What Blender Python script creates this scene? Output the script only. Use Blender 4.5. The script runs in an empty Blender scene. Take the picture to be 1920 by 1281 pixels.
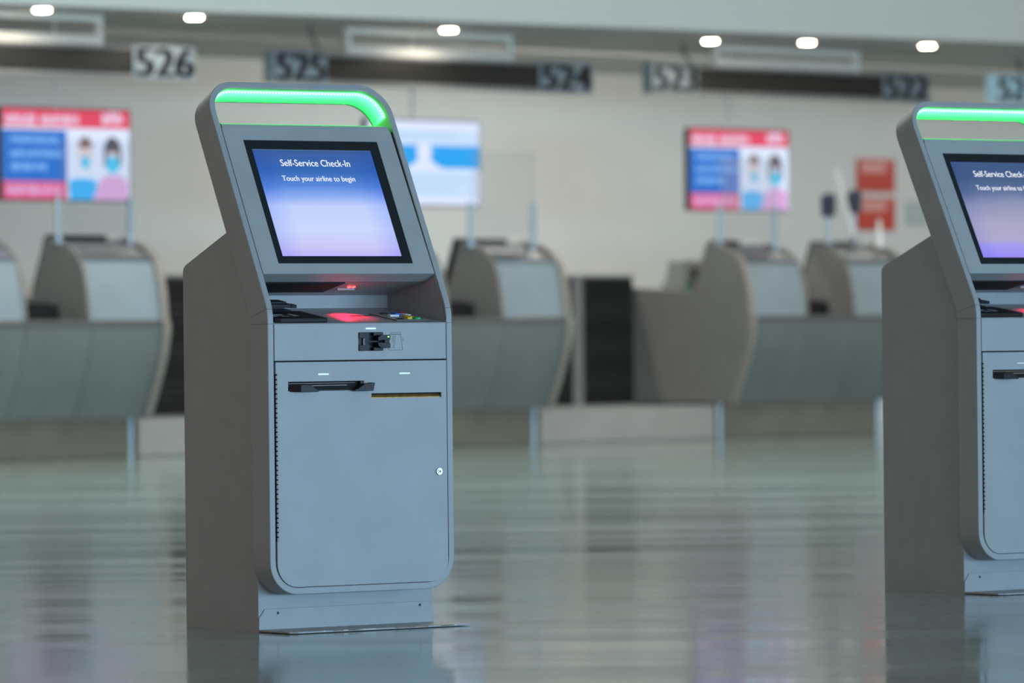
import bpy, math, random
from mathutils import Vector, Matrix
random.seed(7)
C = bpy.context.scene.collection
D = bpy.data
PI = math.pi

# ------------------------------------------------------------------ materials
def nt(name):
    m = D.materials.new(name); m.use_nodes = True
    n = m.node_tree.nodes; l = m.node_tree.links
    b = n['Principled BSDF']
    return m, n, l, b

def mat(name, col, rough=0.5, metal=0.0, var=0.06, scale=40, bump=0.0, bscale=600, spec=0.5, coat=0.0):
    m, n, l, b = nt(name)
    tc = n.new('ShaderNodeTexCoord')
    no = n.new('ShaderNodeTexNoise'); no.inputs['Scale'].default_value = scale; no.inputs['Detail'].default_value = 4
    l.new(tc.outputs['Object'], no.inputs['Vector'])
    r = n.new('ShaderNodeValToRGB')
    r.color_ramp.elements[0].position = .3; r.color_ramp.elements[1].position = .7
    r.color_ramp.elements[0].color = [c*(1-var) for c in col]+[1]
    r.color_ramp.elements[1].color = [min(1, c*(1+var)) for c in col]+[1]
    l.new(no.outputs['Fac'], r.inputs['Fac']); l.new(r.outputs['Color'], b.inputs['Base Color'])
    b.inputs['Roughness'].default_value = rough; b.inputs['Metallic'].default_value = metal
    b.inputs['Specular IOR Level'].default_value = spec
    b.inputs['Coat Weight'].default_value = coat
    if bump:
        n2 = n.new('ShaderNodeTexNoise'); n2.inputs['Scale'].default_value = bscale; n2.inputs['Detail'].default_value = 2
        l.new(tc.outputs['Object'], n2.inputs['Vector'])
        bp = n.new('ShaderNodeBump'); bp.inputs['Strength'].default_value = bump; bp.inputs['Distance'].default_value = .001
        l.new(n2.outputs['Fac'], bp.inputs['Height']); l.new(bp.outputs['Normal'], b.inputs['Normal'])
    return m

def emit(name, col, strength=1.0, base=(.02, .02, .02), rough=.3):
    m, n, l, b = nt(name)
    b.inputs['Base Color'].default_value = (*base, 1); b.inputs['Roughness'].default_value = rough
    b.inputs['Emission Color'].default_value = (*col, 1); b.inputs['Emission Strength'].default_value = strength
    return m

def srgb(r, g, b):
    f = lambda c: (c/255/12.92) if c/255 <= .04045 else ((c/255+.055)/1.055)**2.4
    return (f(r), f(g), f(b))

def ramp_emit(name, axis, stops, strength=1.0, noise=0.0, base=(.01, .01, .012), rough=.12, edge=None):
    """display image: colour ramp along one axis of the Generated coordinates"""
    m, n, l, b = nt(name)
    tc = n.new('ShaderNodeTexCoord'); sp = n.new('ShaderNodeSeparateXYZ'); l.new(tc.outputs['UV'], sp.inputs[0])
    r = n.new('ShaderNodeValToRGB'); cr = r.color_ramp
    while len(cr.elements) > 1: cr.elements.remove(cr.elements[-1])
    cr.elements[0].position = stops[0][0]; cr.elements[0].color = (*stops[0][1], 1)
    for p, c in stops[1:]:
        e = cr.elements.new(p); e.color = (*c, 1)
    src = sp.outputs[axis]
    if noise:
        no = n.new('ShaderNodeTexNoise'); no.inputs['Scale'].default_value = 2.2; no.inputs['Detail'].default_value = 1
        l.new(tc.outputs['UV'], no.inputs['Vector'])
        ma = n.new('ShaderNodeMath'); ma.operation = 'MULTIPLY_ADD'; l.new(no.outputs['Fac'], ma.inputs[0])
        ma.inputs[1].default_value = noise; l.new(src, ma.inputs[2])
        mb = n.new('ShaderNodeMath'); mb.operation = 'SUBTRACT'; l.new(ma.outputs[0], mb.inputs[0]); mb.inputs[1].default_value = noise/2
        src = mb.outputs[0]
    l.new(src, r.inputs['Fac'])
    out = r.outputs['Color']
    if edge:                                     # display is bluer towards its left and right borders
        a = n.new('ShaderNodeMath'); a.operation = 'SUBTRACT'; l.new(sp.outputs[0], a.inputs[0]); a.inputs[1].default_value = .5
        a2 = n.new('ShaderNodeMath'); a2.operation = 'ABSOLUTE'; l.new(a.outputs[0], a2.inputs[0])
        a3 = n.new('ShaderNodeMapRange'); l.new(a2.outputs[0], a3.inputs[0])
        a3.inputs[1].default_value = .3; a3.inputs[2].default_value = .5; a3.inputs[3].default_value = 0; a3.inputs[4].default_value = .7
        mx = n.new('ShaderNodeMix'); mx.data_type = 'RGBA'; mx.blend_type = 'MULTIPLY'
        l.new(a3.outputs[0], mx.inputs[0]); l.new(out, mx.inputs[6]); mx.inputs[7].default_value = (*edge, 1)
        out = mx.outputs[2]
    l.new(out, b.inputs['Emission Color']); b.inputs['Emission Strength'].default_value = strength
    b.inputs['Base Color'].default_value = (*base, 1); b.inputs['Roughness'].default_value = rough
    return m

M = {}
M['coat'] = mat('powder_coat_grey', (.33, .335, .34), .42, .0, .04, 14, .25, 900)
M['coat2'] = mat('powder_coat_grey_panel', (.34, .345, .35), .42, .0, .05, 9, .25, 900)
M['black'] = mat('black_plastic', (.006, .007, .009), .45, bump=.2, spec=.3)
M['gloss_black'] = mat('glossy_black', (.006, .010, .014), .08, var=.1)
M['dark_gap'] = mat('dark_void', (.004, .004, .005), .8)
M['steel'] = mat('bright_steel', (.5, .51, .52), .35, 1.0, bump=.1)
M['dsteel'] = mat('dark_steel', (.45, .46, .48), .22, 1.0)
M['brass'] = mat('brass_slot', (.30, .17, .045), .4, .5, .3, 60)
M['ink'] = mat('black_ink', (.01, .01, .012), .6)
M['led_green'] = emit('led_yellow_green', (.35, 1, .05), 2.2)
M['status'] = emit('status_light', (.62, .9, 1), 1.0)
M['red_lens'] = emit('red_scan_lens', (1, .05, .05), 5)
M['key_w'] = mat('white_key', (.75, .8, .85), .4)
M['key_b'] = mat('blue_key', (.02, .2, .75), .4)
M['key_r'] = mat('red_key', (.5, .03, .02), .4)
M['key_y'] = mat('yellow_key', (.85, .55, .02), .4)
M['key_g'] = mat('green_key', (.01, .45, .12), .4)
M['rust'] = mat('worn_edge', (.22, .16, .13), .6, .3, .7, 50)
M['dot'] = emit('led_dots', (.5, 1, .85), 4)
M['strip'] = ramp_emit('light_strip_green', 1, [(0, (.060, 1, .125)), (.3, (.028, 1, .085)), (.7, (.010, 1, .04)), (1, (.005, 1, .025))], 9.5)
M['screen_a'] = ramp_emit('kiosk_screen_image', 1, [(0, srgb(186, 180, 248)), (.08, srgb(200, 196, 244)), (.25, srgb(200, 214, 250)), (.47, srgb(190, 206, 250)), (.56, srgb(138, 170, 240)), (.66, srgb(82, 132, 214)), (.8, srgb(46, 100, 180)), (.97, srgb(52, 92, 158)), (1, srgb(50, 84, 140))], 1.0, .05, edge=(.62, .7, 1))
M['screen_b'] = ramp_emit('kiosk_screen_image_reflection', 1, [(0, srgb(150, 140, 240)), (.12, srgb(160, 152, 238)), (.17, srgb(172, 165, 205)), (.35, srgb(170, 165, 195)), (.55, srgb(140, 146, 180)), (.68, srgb(92, 108, 150)), (.85, srgb(60, 84, 128)), (1, srgb(58, 84, 130))], 1.0, .12, edge=(.7, .78, 1))  # darker, greyed image: the reflection on this screen is put into its colours
M['screen_text'] = emit('screen_text_white', (.86, .9, 1), 1.05)
# background
M['pod'] = mat('counter_pod_grey', (.27, .33, .36), .45, .0, .05, 5)
M['front'] = mat('counter_front_grey', (.16, .185, .18), .5, .05, .08, 3)
M['endp'] = mat('counter_end_grey', (.27, .26, .24), .45, .3, .06, 4)
M['lid'] = mat('pod_lid_grey', (.16, .165, .165), .22)
M['rim'] = mat('counter_edge_trim', (.40, .38, .34), .4, .5)
M['ledge'] = mat('counter_ledge', (.14, .145, .14), .25, .2)
M['plinth'] = mat('stainless_plinth', (.19, .215, .19), .16, .7, .12, 3)
M['deck'] = mat('stainless_deck', (.40, .42, .41), .28, .5, .06, 3)
M['slat'] = None
M['signbar'] = mat('sign_bar_black', (.018, .018, .016), .5)
M['numpanel'] = mat('number_panel_grey', (.30, .36, .40), .4)
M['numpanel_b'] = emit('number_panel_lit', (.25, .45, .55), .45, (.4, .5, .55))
M['numink'] = mat('number_black', (.012, .016, .022), .5)
M['white'] = mat('white_metal', (.88, .86, .82), .4)
M['greytrim'] = mat('grey_trim', (.25, .25, .25), .4)
M['post'] = mat('brushed_post', (.42, .50, .54), .35, .5)
M['tvcase'] = mat('tv_casing', (.02, .022, .025), .4)
M['poster'] = mat('poster_red', srgb(190, 62, 48), .5)
M['poster_pale'] = mat('poster_pale', srgb(215, 150, 140), .5)
M['printer'] = mat('printer_grey', (.32, .33, .31), .5)
M['green'] = mat('green_label', (.18, .45, .2), .5)
M['cable'] = mat('grey_cable', (.12, .12, .12), .6)
M['lamp'] = emit('downlight_glow', (1, .86, .62), 60)

def glass():
    m, n, l, b = nt('clear_screen_pane')
    out = n['Material Output']
    tr = n.new('ShaderNodeBsdfTransparent'); tr.inputs[0].default_value = (.92, .94, .95, 1)
    gl = n.new('ShaderNodeBsdfGlossy'); gl.inputs['Roughness'].default_value = .05; gl.inputs['Color'].default_value = (.9, .95, 1, 1)
    fr = n.new('ShaderNodeFresnel'); fr.inputs[0].default_value = 1.3
    mx = n.new('ShaderNodeMixShader'); l.new(fr.outputs[0], mx.inputs[0]); l.new(tr.outputs[0], mx.inputs[1]); l.new(gl.outputs[0], mx.inputs[2])
    l.new(mx.outputs[0], out.inputs['Surface'])
    return m
M['glass'] = glass()

def slat():
    m, n, l, b = nt('shutter_slats')
    tc = n.new('ShaderNodeTexCoord'); w = n.new('ShaderNodeTexWave'); w.wave_type = 'BANDS'; w.bands_direction = 'Z'
    w.inputs['Scale'].default_value = 6; l.new(tc.outputs['Object'], w.inputs['Vector'])
    r = n.new('ShaderNodeValToRGB'); r.color_ramp.elements[0].color = (.006, .006, .006, 1); r.color_ramp.elements[1].color = (.028, .027, .025, 1)
    l.new(w.outputs['Fac'], r.inputs['Fac']); l.new(r.outputs['Color'], b.inputs['Base Color']); b.inputs['Roughness'].default_value = .6; b.inputs['Specular IOR Level'].default_value = .15
    return m
M['slat'] = slat()
M['slatrod'] = mat('slat_edge', (.035, .034, .032), .6, spec=.2)

# ------------------------------------------------------------------ mesh builder
class MB:
    def __init__(s): s.v = []; s.f = []; s.mi = []; s.uv = {}
    def add(s, vs, fs, mi=0):
        o = len(s.v); s.v += [tuple(v) for v in vs]
        for f in fs: s.f.append([o+i for i in f]); s.mi.append(mi)
    def box(s, a, b, mi=0, xf=None):
        (x0, y0, z0), (x1, y1, z1) = a, b
        vs = [(x, y, z) for z in (z0, z1) for y in (y0, y1) for x in (x0, x1)]
        if xf: vs = [xf(*v) for v in vs]
        s.add(vs, [(0, 2, 3, 1), (4, 5, 7, 6), (0, 1, 5, 4), (2, 6, 7, 3), (0, 4, 6, 2), (1, 3, 7, 5)], mi)
    def prism(s, poly, f0, f1, mi=0):
        """poly list of 2-tuples; f0,f1 map (a,b) -> xyz for the two caps"""
        n = len(poly); vs = [f0(*p) for p in poly]+[f1(*p) for p in poly]
        fs = [list(range(n-1, -1, -1)), list(range(n, 2*n))]+[(i, (i+1) % n, n+(i+1) % n, n+i) for i in range(n)]
        s.add(vs, fs, mi)
    def cyl(s, p0, p1, r0, r1=None, n=16, mi=0, caps=True):
        r1 = r0 if r1 is None else r1
        p0, p1 = Vector(p0), Vector(p1); ax = (p1-p0).normalized()
        u = ax.orthogonal().normalized(); w = ax.cross(u)
        vs = []
        for p, r in ((p0, r0), (p1, r1)):
            for i in range(n):
                a = 2*PI*i/n; vs.append(p+u*math.cos(a)*r+w*math.sin(a)*r)
        fs = [(i, (i+1) % n, n+(i+1) % n, n+i) for i in range(n)]
        if caps: fs += [list(range(n-1, -1, -1)), list(range(n, 2*n))]
        s.add(vs, fs, mi)
    def tube(s, pts, r, n=8, mi=0):
        pts = [Vector(p) for p in pts]; vs = []; 
        for i, p in enumerate(pts):
            t = (pts[min(i+1, len(pts)-1)]-pts[max(i-1, 0)]).normalized()
            u = t.cross(Vector((.3, .9, .1))).normalized(); w = t.cross(u)
            for k in range(n):
                a = 2*PI*k/n; vs.append(p+u*math.cos(a)*r+w*math.sin(a)*r)
        fs = [(i*n+k, i*n+(k+1) % n, (i+1)*n+(k+1) % n, (i+1)*n+k) for i in range(len(pts)-1) for k in range(n)]
        fs += [list(range(n)), [len(vs)-1-k for k in range(n)]]
        s.add(vs, fs, mi)
    def build(s, name, mats, parent=None, smooth=False, bevel=0, seg=2, uvs=None, ang=35):
        me = D.meshes.new(name); me.from_pydata(s.v, [], s.f)
        if not isinstance(mats, (list, tuple)): mats = [mats]
        for m in mats: me.materials.append(m)
        for p, i in zip(me.polygons, s.mi): p.material_index = i
        if uvs:
            ul = me.uv_layers.new(name='UVMap')
            for lp in me.loops: ul.data[lp.index].uv = uvs[lp.vertex_index]
        me.validate(); me.update()
        import bmesh
        bm = bmesh.new(); bm.from_mesh(me); bmesh.ops.recalc_face_normals(bm, faces=bm.faces[:]); bm.to_mesh(me); bm.free()
        if smooth:
            for p in me.polygons: p.use_smooth = True
            try: me.set_sharp_from_angle(angle=math.radians(ang))
            except Exception: pass
        o = D.objects.new(name, me); C.objects.link(o)
        if parent is not None: o.parent = parent
        if bevel:
            b = o.modifiers.new('bevel', 'BEVEL'); b.width = bevel; b.segments = seg; b.limit_method = 'ANGLE'; b.angle_limit = math.radians(40)
            b.harden_normals = False
        return o

def tag(o, label=None, cat=None, group=None, kind=None):
    if label: o['label'] = label
    if cat: o['category'] = cat
    if group: o['group'] = group
    if kind: o['kind'] = kind
    return o
def empty(name, loc, rz, label, cat, group=None):
    o = D.objects.new(name, None); C.objects.link(o); o.location = loc; o.rotation_euler = (0, 0, rz)
    o.empty_display_size = .2
    return tag(o, label, cat, group)
def copy_tree(o, parent=None):
    c = o.copy(); C.objects.link(c); c.parent = parent
    for ch in list(o.children): copy_tree(ch, c)
    return c

_fc = {}
def raw_text(s):
    if s in _fc: return _fc[s]
    cu = D.curves.new('t', 'FONT'); cu.body = s; cu.size = 1; cu.resolution_u = 4
    ob = D.objects.new('t', cu); C.objects.link(ob)
    dg = bpy.context.evaluated_depsgraph_get(); dg.update()
    me = ob.evaluated_get(dg).to_mesh()
    vs = [tuple(v.co) for v in me.vertices]; fs = [list(p.vertices) for p in me.polygons]
    D.objects.remove(ob); D.curves.remove(cu)
    _fc[s] = (vs, fs); return _fc[s]
def add_text(mb, s, x0, x1, zb, cap, fn, mi=0):
    """flat text from x0 to x1, baseline zb, capital height cap; fn(x,z)->xyz"""
    vs, fs = raw_text(s); hv, _ = raw_text('H')
    ch = max(v[1] for v in hv)-min(v[1] for v in hv)
    a = min(v[0] for v in vs); b = max(v[0] for v in vs)
    k = (x1-x0)/(b-a)
    mb.add([fn(x0+(v[0]-a)*k, zb+v[1]*cap/ch) for v in vs], fs, mi)

def arc(cx, cz, r, a0, a1, n):
    return [(cx+r*math.cos(math.radians(a0+(a1-a0)*i/n)), cz+r*math.sin(math.radians(a0+(a1-a0)*i/n))) for i in range(n+1)]

# ------------------------------------------------------------------ kiosk
W, e, d, t, th, zk = .5489, .0159, .0824, .0178, .4607, .8327
ST, CT = math.sin(th), math.cos(th)
Dp = .3464
def U(x, s, n=0.0):                # upper, leaning plane
    return (x, -d+ST*s+CT*n, zk+CT*s-ST*n)
KR = .03
RHO = KR/math.tan(th/2)
def F(x, v, n=0.0):                # whole folded front surface, v measured along the front from the knee
    if v <= -KR: return (x, -d+n, zk+v)
    if v >= KR: return U(x, v, n)
    ph = th*(v+KR)/(2*KR)
    return (x, -d+RHO-(RHO-n)*math.cos(ph), zk-KR+(RHO-n)*math.sin(ph))
SB = .098-zk; STP = .6745; RB, RT = .085, .090
XL, XR = -e, W+e
NB = .082
def ring(off):
    rb, rt = RB-off, RT-off
    p = []
    p += arc(XL+RB, SB+RB, rb, 180, 270, 12)
    p += arc(XR-RB, SB+RB, rb, 270, 360, 12)
    ys = [-.6+i*.08 for i in range(7)]+[-KR*1.01]+[-KR+2*KR*i/8 for i in range(1, 8)]+[KR*1.01, .1, .2, .3, .4, .5]
    p += [(XR-off, y) for y in ys]
    p += arc(XR-RT, STP-RT, rt, 0, 90, 14)
    p += arc(XL+RT, STP-RT, rt, 90, 180, 14)
    p += [(XL+off, y) for y in reversed(ys)]
    return p

def upper_plate(mb, xs, ss, holes, n0, n1, mp, mi=0):
    """grid plate with rectangular holes; mp(x,s,n)->xyz"""
    nx, ns = len(xs), len(ss)
    def hole(i, j):
        cx, cs = (xs[i]+xs[i+1])/2, (ss[j]+ss[j+1])/2
        return any(a < cx < b and c < cs < dd for a, b, c, dd in holes)
    idx = {}; vs = []
    def vi(i, j, k):
        if (i, j, k) not in idx: idx[(i, j, k)] = len(vs); vs.append(mp(xs[i], ss[j], (n0, n1)[k]))
        return idx[(i, j, k)]
    fs = []
    full = {(i, j): not hole(i, j) for i in range(nx-1) for j in range(ns-1)}
    for (i, j), ok in full.items():
        if not ok: continue
        fs.append((vi(i, j, 0), vi(i+1, j, 0), vi(i+1, j+1, 0), vi(i, j+1, 0)))
        fs.append((vi(i, j, 1), vi(i, j+1, 1), vi(i+1, j+1, 1), vi(i+1, j, 1)))
        for di, dj, a, b in ((-1, 0, (i, j), (i, j+1)), (1, 0, (i+1, j), (i+1, j+1)), (0, -1, (i, j), (i+1, j)), (0, 1, (i, j+1), (i+1, j+1))):
            if not full.get((i+di, j+dj), False):
                fs.append((vi(*a, 0), vi(*b, 0), vi(*b, 1), vi(*a, 1)))
    mb.add(vs, fs, mi)
from mathutils.geometry import tessellate_polygon
def plate(mb, outline, holes, n0, n1, mp, mi=0):
    loops = [outline]+[[(a, c), (b, c), (b, e_), (a, e_)] for a, b, c, e_ in holes]
    flat = [p for lp in loops for p in lp]
    tris = tessellate_polygon([[Vector((x, y, 0)) for x, y in lp] for lp in loops])
    n = len(flat)
    vs = [mp(x, y, n0) for x, y in flat]+[mp(x, y, n1) for x, y in flat]
    fs = [tuple(t_) for t_ in tris]+[tuple(i+n for i in reversed(t_)) for t_ in tris]
    o = 0
    for lp in loops:
        k = len(lp); fs += [(o+i, o+(i+1) % k, n+o+(i+1) % k, n+o+i) for i in range(k)]; o += k
    mb.add(vs, fs, mi)
def cuts(a, b, vals): return sorted(set([a, b]+[v for v in vals if a < v < b]))

def low(x, z, n=0.0): return (x, -d+n, z)

def make_kiosk():
    root = empty('self_service_kiosk', (0, 0, 0), 0,
                 'grey self-service check-in kiosk standing whole in the foreground, left of centre, bright blue screen', 'kiosk',
                 'self-service kiosks in the foreground')
    # ---- cabinet body
    mb = MB()
    side = [(0, 0), (Dp, 0), (Dp, .938)] + [(Dp-.003, .948), (Dp-.012, .9555)] + [(.128, 1.0395), (.072, 1.034)]
    side += [(U(0, .19, .03)[1], U(0, .19, .03)[2]), (U(0, .13, .006)[1], U(0, .13, .006)[2]), (U(0, .03, .006)[1], U(0, .03, .006)[2]), (-d+.006, zk-.03), (-d+.006, .80), (-d+.03, .79), (-d+.03, .187), (0, .187)]
    for a, b in ((0, .0026), (W-.0026, W)):
        mb.prism(side, lambda y, z, a=a: (a, y, z), lambda y, z, b=b: (b, y, z))
    core = [(0, 0), (Dp, 0), (Dp, .938), (Dp-.003, .948), (Dp-.012, .9555), (.128, 1.0395), (.068, 1.03), (.0143, .9075), (.1886, .8733), (.1886, .839),
            (-d+.012, .7993), (-d+.012, .187), (0, .187)]
    mb.prism(core, lambda y, z: (.0019, y, z), lambda y, z: (W-.0019, y, z))
    mb.box((.05, -d+.012, .118), (W-.05, .001, .188))
    body = mb.build('cabinet_body', [M['coat'], M['dark_gap']], root)
    for p in body.data.polygons:
        c = p.center
        if p.normal.y < -.9 and abs(c.y-(-d+.012)) < .002: p.material_index = 1  # core front coloured black, standing in for shade in the door gaps
    # ---- surround band
    o_, i_ = ring(0), ring(t)
    n = len(o_); mb = MB(); vs = []
    for pts, nn in ((o_, 0), (o_, NB), (i_, NB), (i_, 0)):
        vs += [F(x, v, nn) for x, v in pts]
    fs = []
    for k in range(4):
        for i in range(n):
            j = (i+1) % n; k2 = (k+1) % 4
            fs.append((k*n+i, k*n+j, k2*n+j, k2*n+i))
    mb.add(vs, fs)
    sb_ = mb.build('surround_band', M['coat'], root, smooth=True, bevel=.0018, seg=2, ang=30)
    # joint lines where the band folds
    mb = MB()
    for v in (-.036, .004):
        for x0, x1 in ((XL-.0003, XL+t-.0006), (XR-t+.0006, XR+.0003)):
            vs = [F(x, v+dv, nn) for dv in (0, .0012) for nn in (-.0003, NB*.98) for x in (x0, x1)]
            mb.add(vs, [(0, 1, 3, 2), (4, 6, 7, 5), (0, 4, 5, 1), (2, 3, 7, 6), (0, 2, 6, 4), (1, 5, 7, 3)])
    mb.build('fold_seam', mat('seam_grey', (.1, .1, .1), .6), sb_)
    # ---- light strip under the top of the band
    path = []
    for x, v in i_:
        if v > .56: path.append((x, v))
    # order from right side to left side
    st = i_.index(min([p for p in path if p[0] > .3], key=lambda p: p[1]))
    path = [(XR-t, .583)]+[p for p in i_ if p[1] > .583]+[(XL+t, .583)]
    off = .0022
    cx = W/2
    def inw(p, k):                      # move towards the opening
        x, v = p
        if v >= STP-RT:
            ccx = XR-RT if x > cx else XL+RT
            if abs(x-cx) > abs(ccx-cx):
                dx, dv = x-ccx, v-(STP-RT); L = math.hypot(dx, dv) or 1
                return (x-dx/L*k, v-dv/L*k)
            return (x, v-k)
        return (x-k if x > cx else x+k, v)
    mb = MB(); vs = []; uv = []
    m_ = len(path)
    ns = [.015, .025, .036, .048, .060, .071]
    for q in ns:
        for p in path:
            a = inw(p, off); vs.append(F(a[0], a[1], q)); uv.append((0, (q-ns[0])/(ns[-1]-ns[0])))
    fs = [(a*m_+i, a*m_+i+1, (a+1)*m_+i+1, (a+1)*m_+i) for a in range(len(ns)-1) for i in range(m_-1)]
    base = len(vs)
    for q in (ns[0], ns[-1]):
        for p in path:
            vs.append(F(p[0], p[1], q)); uv.append((0, (q-ns[0])/(ns[-1]-ns[0])))
    fs += [(i, i+1, base+i+1, base+i) for i in range(m_-1)]
    mb.add(vs, fs)
    strip = mb.build('light_strip', M['strip'], root, uvs=uv)
    strip['label'] = 'glowing green light strip'
    # evenly spaced led dots
    mb = MB(); acc = 0; last = path[0]; nxt = .006
    for p in path[1:]:
        L = math.dist(p, last)
        while nxt <= acc+L:
            f = (nxt-acc)/L; q = (last[0]+(p[0]-last[0])*f, last[1]+(p[1]-last[1])*f)
            a = inw(q, off+.0012); c = Vector(F(a[0], a[1], .0195)); r = .0021
            mb.add([c+Vector((r, 0, 0)), c-Vector((r, 0, 0)), c+Vector((0, r, 0)), c-Vector((0, r, 0)), c+Vector((0, 0, r)), c-Vector((0, 0, r))],
                   [(0, 2, 4), (2, 1, 4), (1, 3, 4), (3, 0, 4), (2, 0, 5), (1, 2, 5), (3, 1, 5), (0, 3, 5)])
            nxt += .0098
        acc += L; last = p
    mb.build('led_dots', M['dot'], strip)
    # ---- monitor panel
    px0, px1, ps0, ps1 = XL+t+.0022, XR-t-.0022, .1062, .5535
    mb = MB()
    bz = (.0606, .4850, .1368, .5015)
    er = .016
    oc = [(px0, ps0), (px1, ps0)]+arc(px1-.02, ps1-.02-er*.6, .02-er*.4, 0, 60, 6)+[(px1-.016, ps1-er), (px0+.003, ps1-er), (px0, ps1-er-.003)]
    plate(mb, oc, [bz], .001, .0472, U)
    mb.prism([(.001, ps1-er-.0005)]+[(.001+.009*(1-math.cos(a_*PI/16)), ps1-er+er*math.sin(a_*PI/16)) for a_ in range(9)]+[(.047, ps1), (.047, ps1-er-.0005)], lambda n_, s: U(px0+.003, s, n_), lambda n_, s: U(px1-.012, s, n_))
    oc = [(px0, ps0+.02), (px1, ps0+.02)]+arc(px1-.02, ps1-.02, .02, 0, 90, 8)+[(px0+.006, ps1), (px0, ps1-.006)]
    mb.prism(oc, lambda x, s: U(x, s, .0462), lambda x, s: U(x, s, .078))
    mon = mb.build('monitor_panel', M['coat2'], root, bevel=.0022, seg=3)
    mb = MB()
    sc = (.0818, .4590, .1594, .4755)
    upper_plate(mb, cuts(bz[0], bz[1], [sc[0], sc[1]]), cuts(bz[2], bz[3], [sc[2], sc[3]]), [sc], .0035, .010, U)
    b_ = mb.build('screen_bezel', M['gloss_black'], mon); b_['label'] = 'glossy black screen border'
    mb = MB()
    mb.add([U(sc[0], sc[2], .006), U(sc[1], sc[2], .006), U(sc[1], sc[3], .006), U(sc[0], sc[3], .006)], [(0, 1, 2, 3)])
    mb.add([U(sc[0], sc[2], .012), U(sc[1], sc[2], .012), U(sc[1], sc[3], .012), U(sc[0], sc[3], .012)], [(3, 2, 1, 0)])
    mb.f += [[0, 4, 5, 1], [1, 5, 6, 2], [2, 6, 7, 3], [3, 7, 4, 0]]; mb.mi += [0]*4
    s_ = mb.build('screen', M['screen_a'], mon, uvs=[(0, 0), (1, 0), (1, 1), (0, 1)]*2)
    s_['label'] = 'lit blue and white touch screen'
    mb = MB()
    fn = lambda x, s: U(x, s, .0052)
    for nm_, txt, x0_, x1_, zb_, cap_ in (('screen_heading', 'Self-Service Check-In', .1600, .3790, .4268, .0192), ('screen_instruction', 'Touch your airline to begin', .1515, .3815, .3826, .0152)):
        mb = MB(); add_text(mb, txt, x0_, x1_, zb_, cap_, fn)
        vs2 = [(v[0]+.0006, v[1]+.0001, v[2]) for v in mb.v]; mb.add(vs2, [list(f) for f in mb.f])     # a slightly heavier stroke
        tx = mb.build(nm_, M['screen_text'], mon); tx['label'] = 'white words '+txt
    for xa, xb in ((XL+t-.0004, px0+.0006), (px1-.0006, XR-t+.0004)):
        mb = MB(); mb.box((xa, ps0+.003, .005), (xb, ps1-.02, .012), xf=U); mb.build('gap_shade_strip', M['dark_gap'], mon)  # black strips standing in for the shade inside the side gaps
    # ---- scanner window and lens in the recess ceiling
    cy0, cz0, cy1, cz1 = .0143, .9075, .1886, .8733
    L_ = math.hypot(cy1-cy0, cz1-cz0)
    def ceil(x, q, h=0):                 # q metres back along the ceiling, h below it
        dy, dz = (cy1-cy0)/L_, (cz1-cz0)/L_
        return (x, cy0+dy*q+dz*h, cz0+dz*q-dy*h)
    mb = MB()
    mb.prism([(.003, .004), (.294, .004), (.298, .118), (.003, .118)], lambda x, q: ceil(x, q, .0005), lambda x, q: ceil(x, q, .004))
    mb.build('scan_window', M['dark_gap'], root)['label'] = 'black scanner window in the recess ceiling'
    mb = MB()
    mb.prism([(.322, .03), (.375, .03), (.375, .085), (.322, .085)], lambda x, q: ceil(x, q, .0001), lambda x, q: ceil(x, q, .0006))
    mb.prism([(.322, .083), (.377, .083), (.377, .089), (.322, .089)], lambda x, q: ceil(x, q, .0003), lambda x, q: ceil(x, q, .006))
    sh_ = mb.build('barcode_scanner', M['coat2'], root, bevel=.001)
    mb = MB()
    for cxx in (.343, .357):
        mb.cyl(ceil(cxx, .058, .002), ceil(cxx, .058, .0042), .0055, .005, 12)
    mb.build('scanner_lens', M['red_lens'], sh_)['label'] = 'glowing red scanner lens'
    # ---- shelf
    sy0, sz0, sy1, sz1 = -d, .7973, .1885, .8389
    LS = math.hypot(sy1-sy0, sz1-sz0); sdy, sdz = (sy1-sy0)/LS, (sz1-sz0)/LS
    def shf(x, y, h=0):                  # y local depth, h above shelf
        q = (y-sy0)/sdy; return (x, sy0+sdy*q-sdz*h, sz0+sdz*q+sdy*h)
    mb = MB()
    mb.box((XL+t+.001, sy0+.001, -.002), (XR-t-.001, sy1, .0005), xf=lambda x, y, h: shf(x, y, h))
    shelf = mb.build('shelf', M['coat2'], root)
    mb = MB()
    mb.box((.409, -.052, .0003), (.521, .076, .0018), xf=shf)
    kp = mb.build('keypad', M['black'], shelf)
    kp['label'] = 'black keypad plate with coloured keys'
    mb2 = MB(); mb2.box((.4125, -.0485, .0018), (.5175, .0725, .0024), xf=shf); mb2.box((.409, -.052, .0018), (.4108, .076, .0024), 1, xf=shf)
    o = mb2.build('keypad_face', [M['coat2'], M['key_r']], shelf)
    def keyb(x, y, w, dd, m, rnd=False, h=.0068):
        b = MB()
        if rnd: b.cyl(shf(x, y, .0024), shf(x, y, h), w/2, w/2*.92, 14)
        else: b.box((x-w/2, y-dd/2, .0024), (x+w/2, y+dd/2, h), xf=shf)
        b.build('key', m, shelf, bevel=.0008)
    keyb(.449, .066, .021, .013, M['black'], h=.005); keyb(.4775, .052, .017, .022, M['key_b']); keyb(.5045, .062, .019, .013, M['key_r'])
    keyb(.449, .022, .028, .014, M['key_w']); keyb(.4975, .034, .018, .022, M['key_w']); keyb(.484, .001, .013, .03, M['key_y']); keyb(.4675, -.021, .014, .016, M['key_y'], h=.007)
    keyb(.435, -.031, .02, .012, M['black'], h=.004); keyb(.4925, -.025, .021, .02, M['key_g'], True)
    # printed lettering on the shelf
    mb = MB(); x = .325; rr = random.Random(3)
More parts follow.
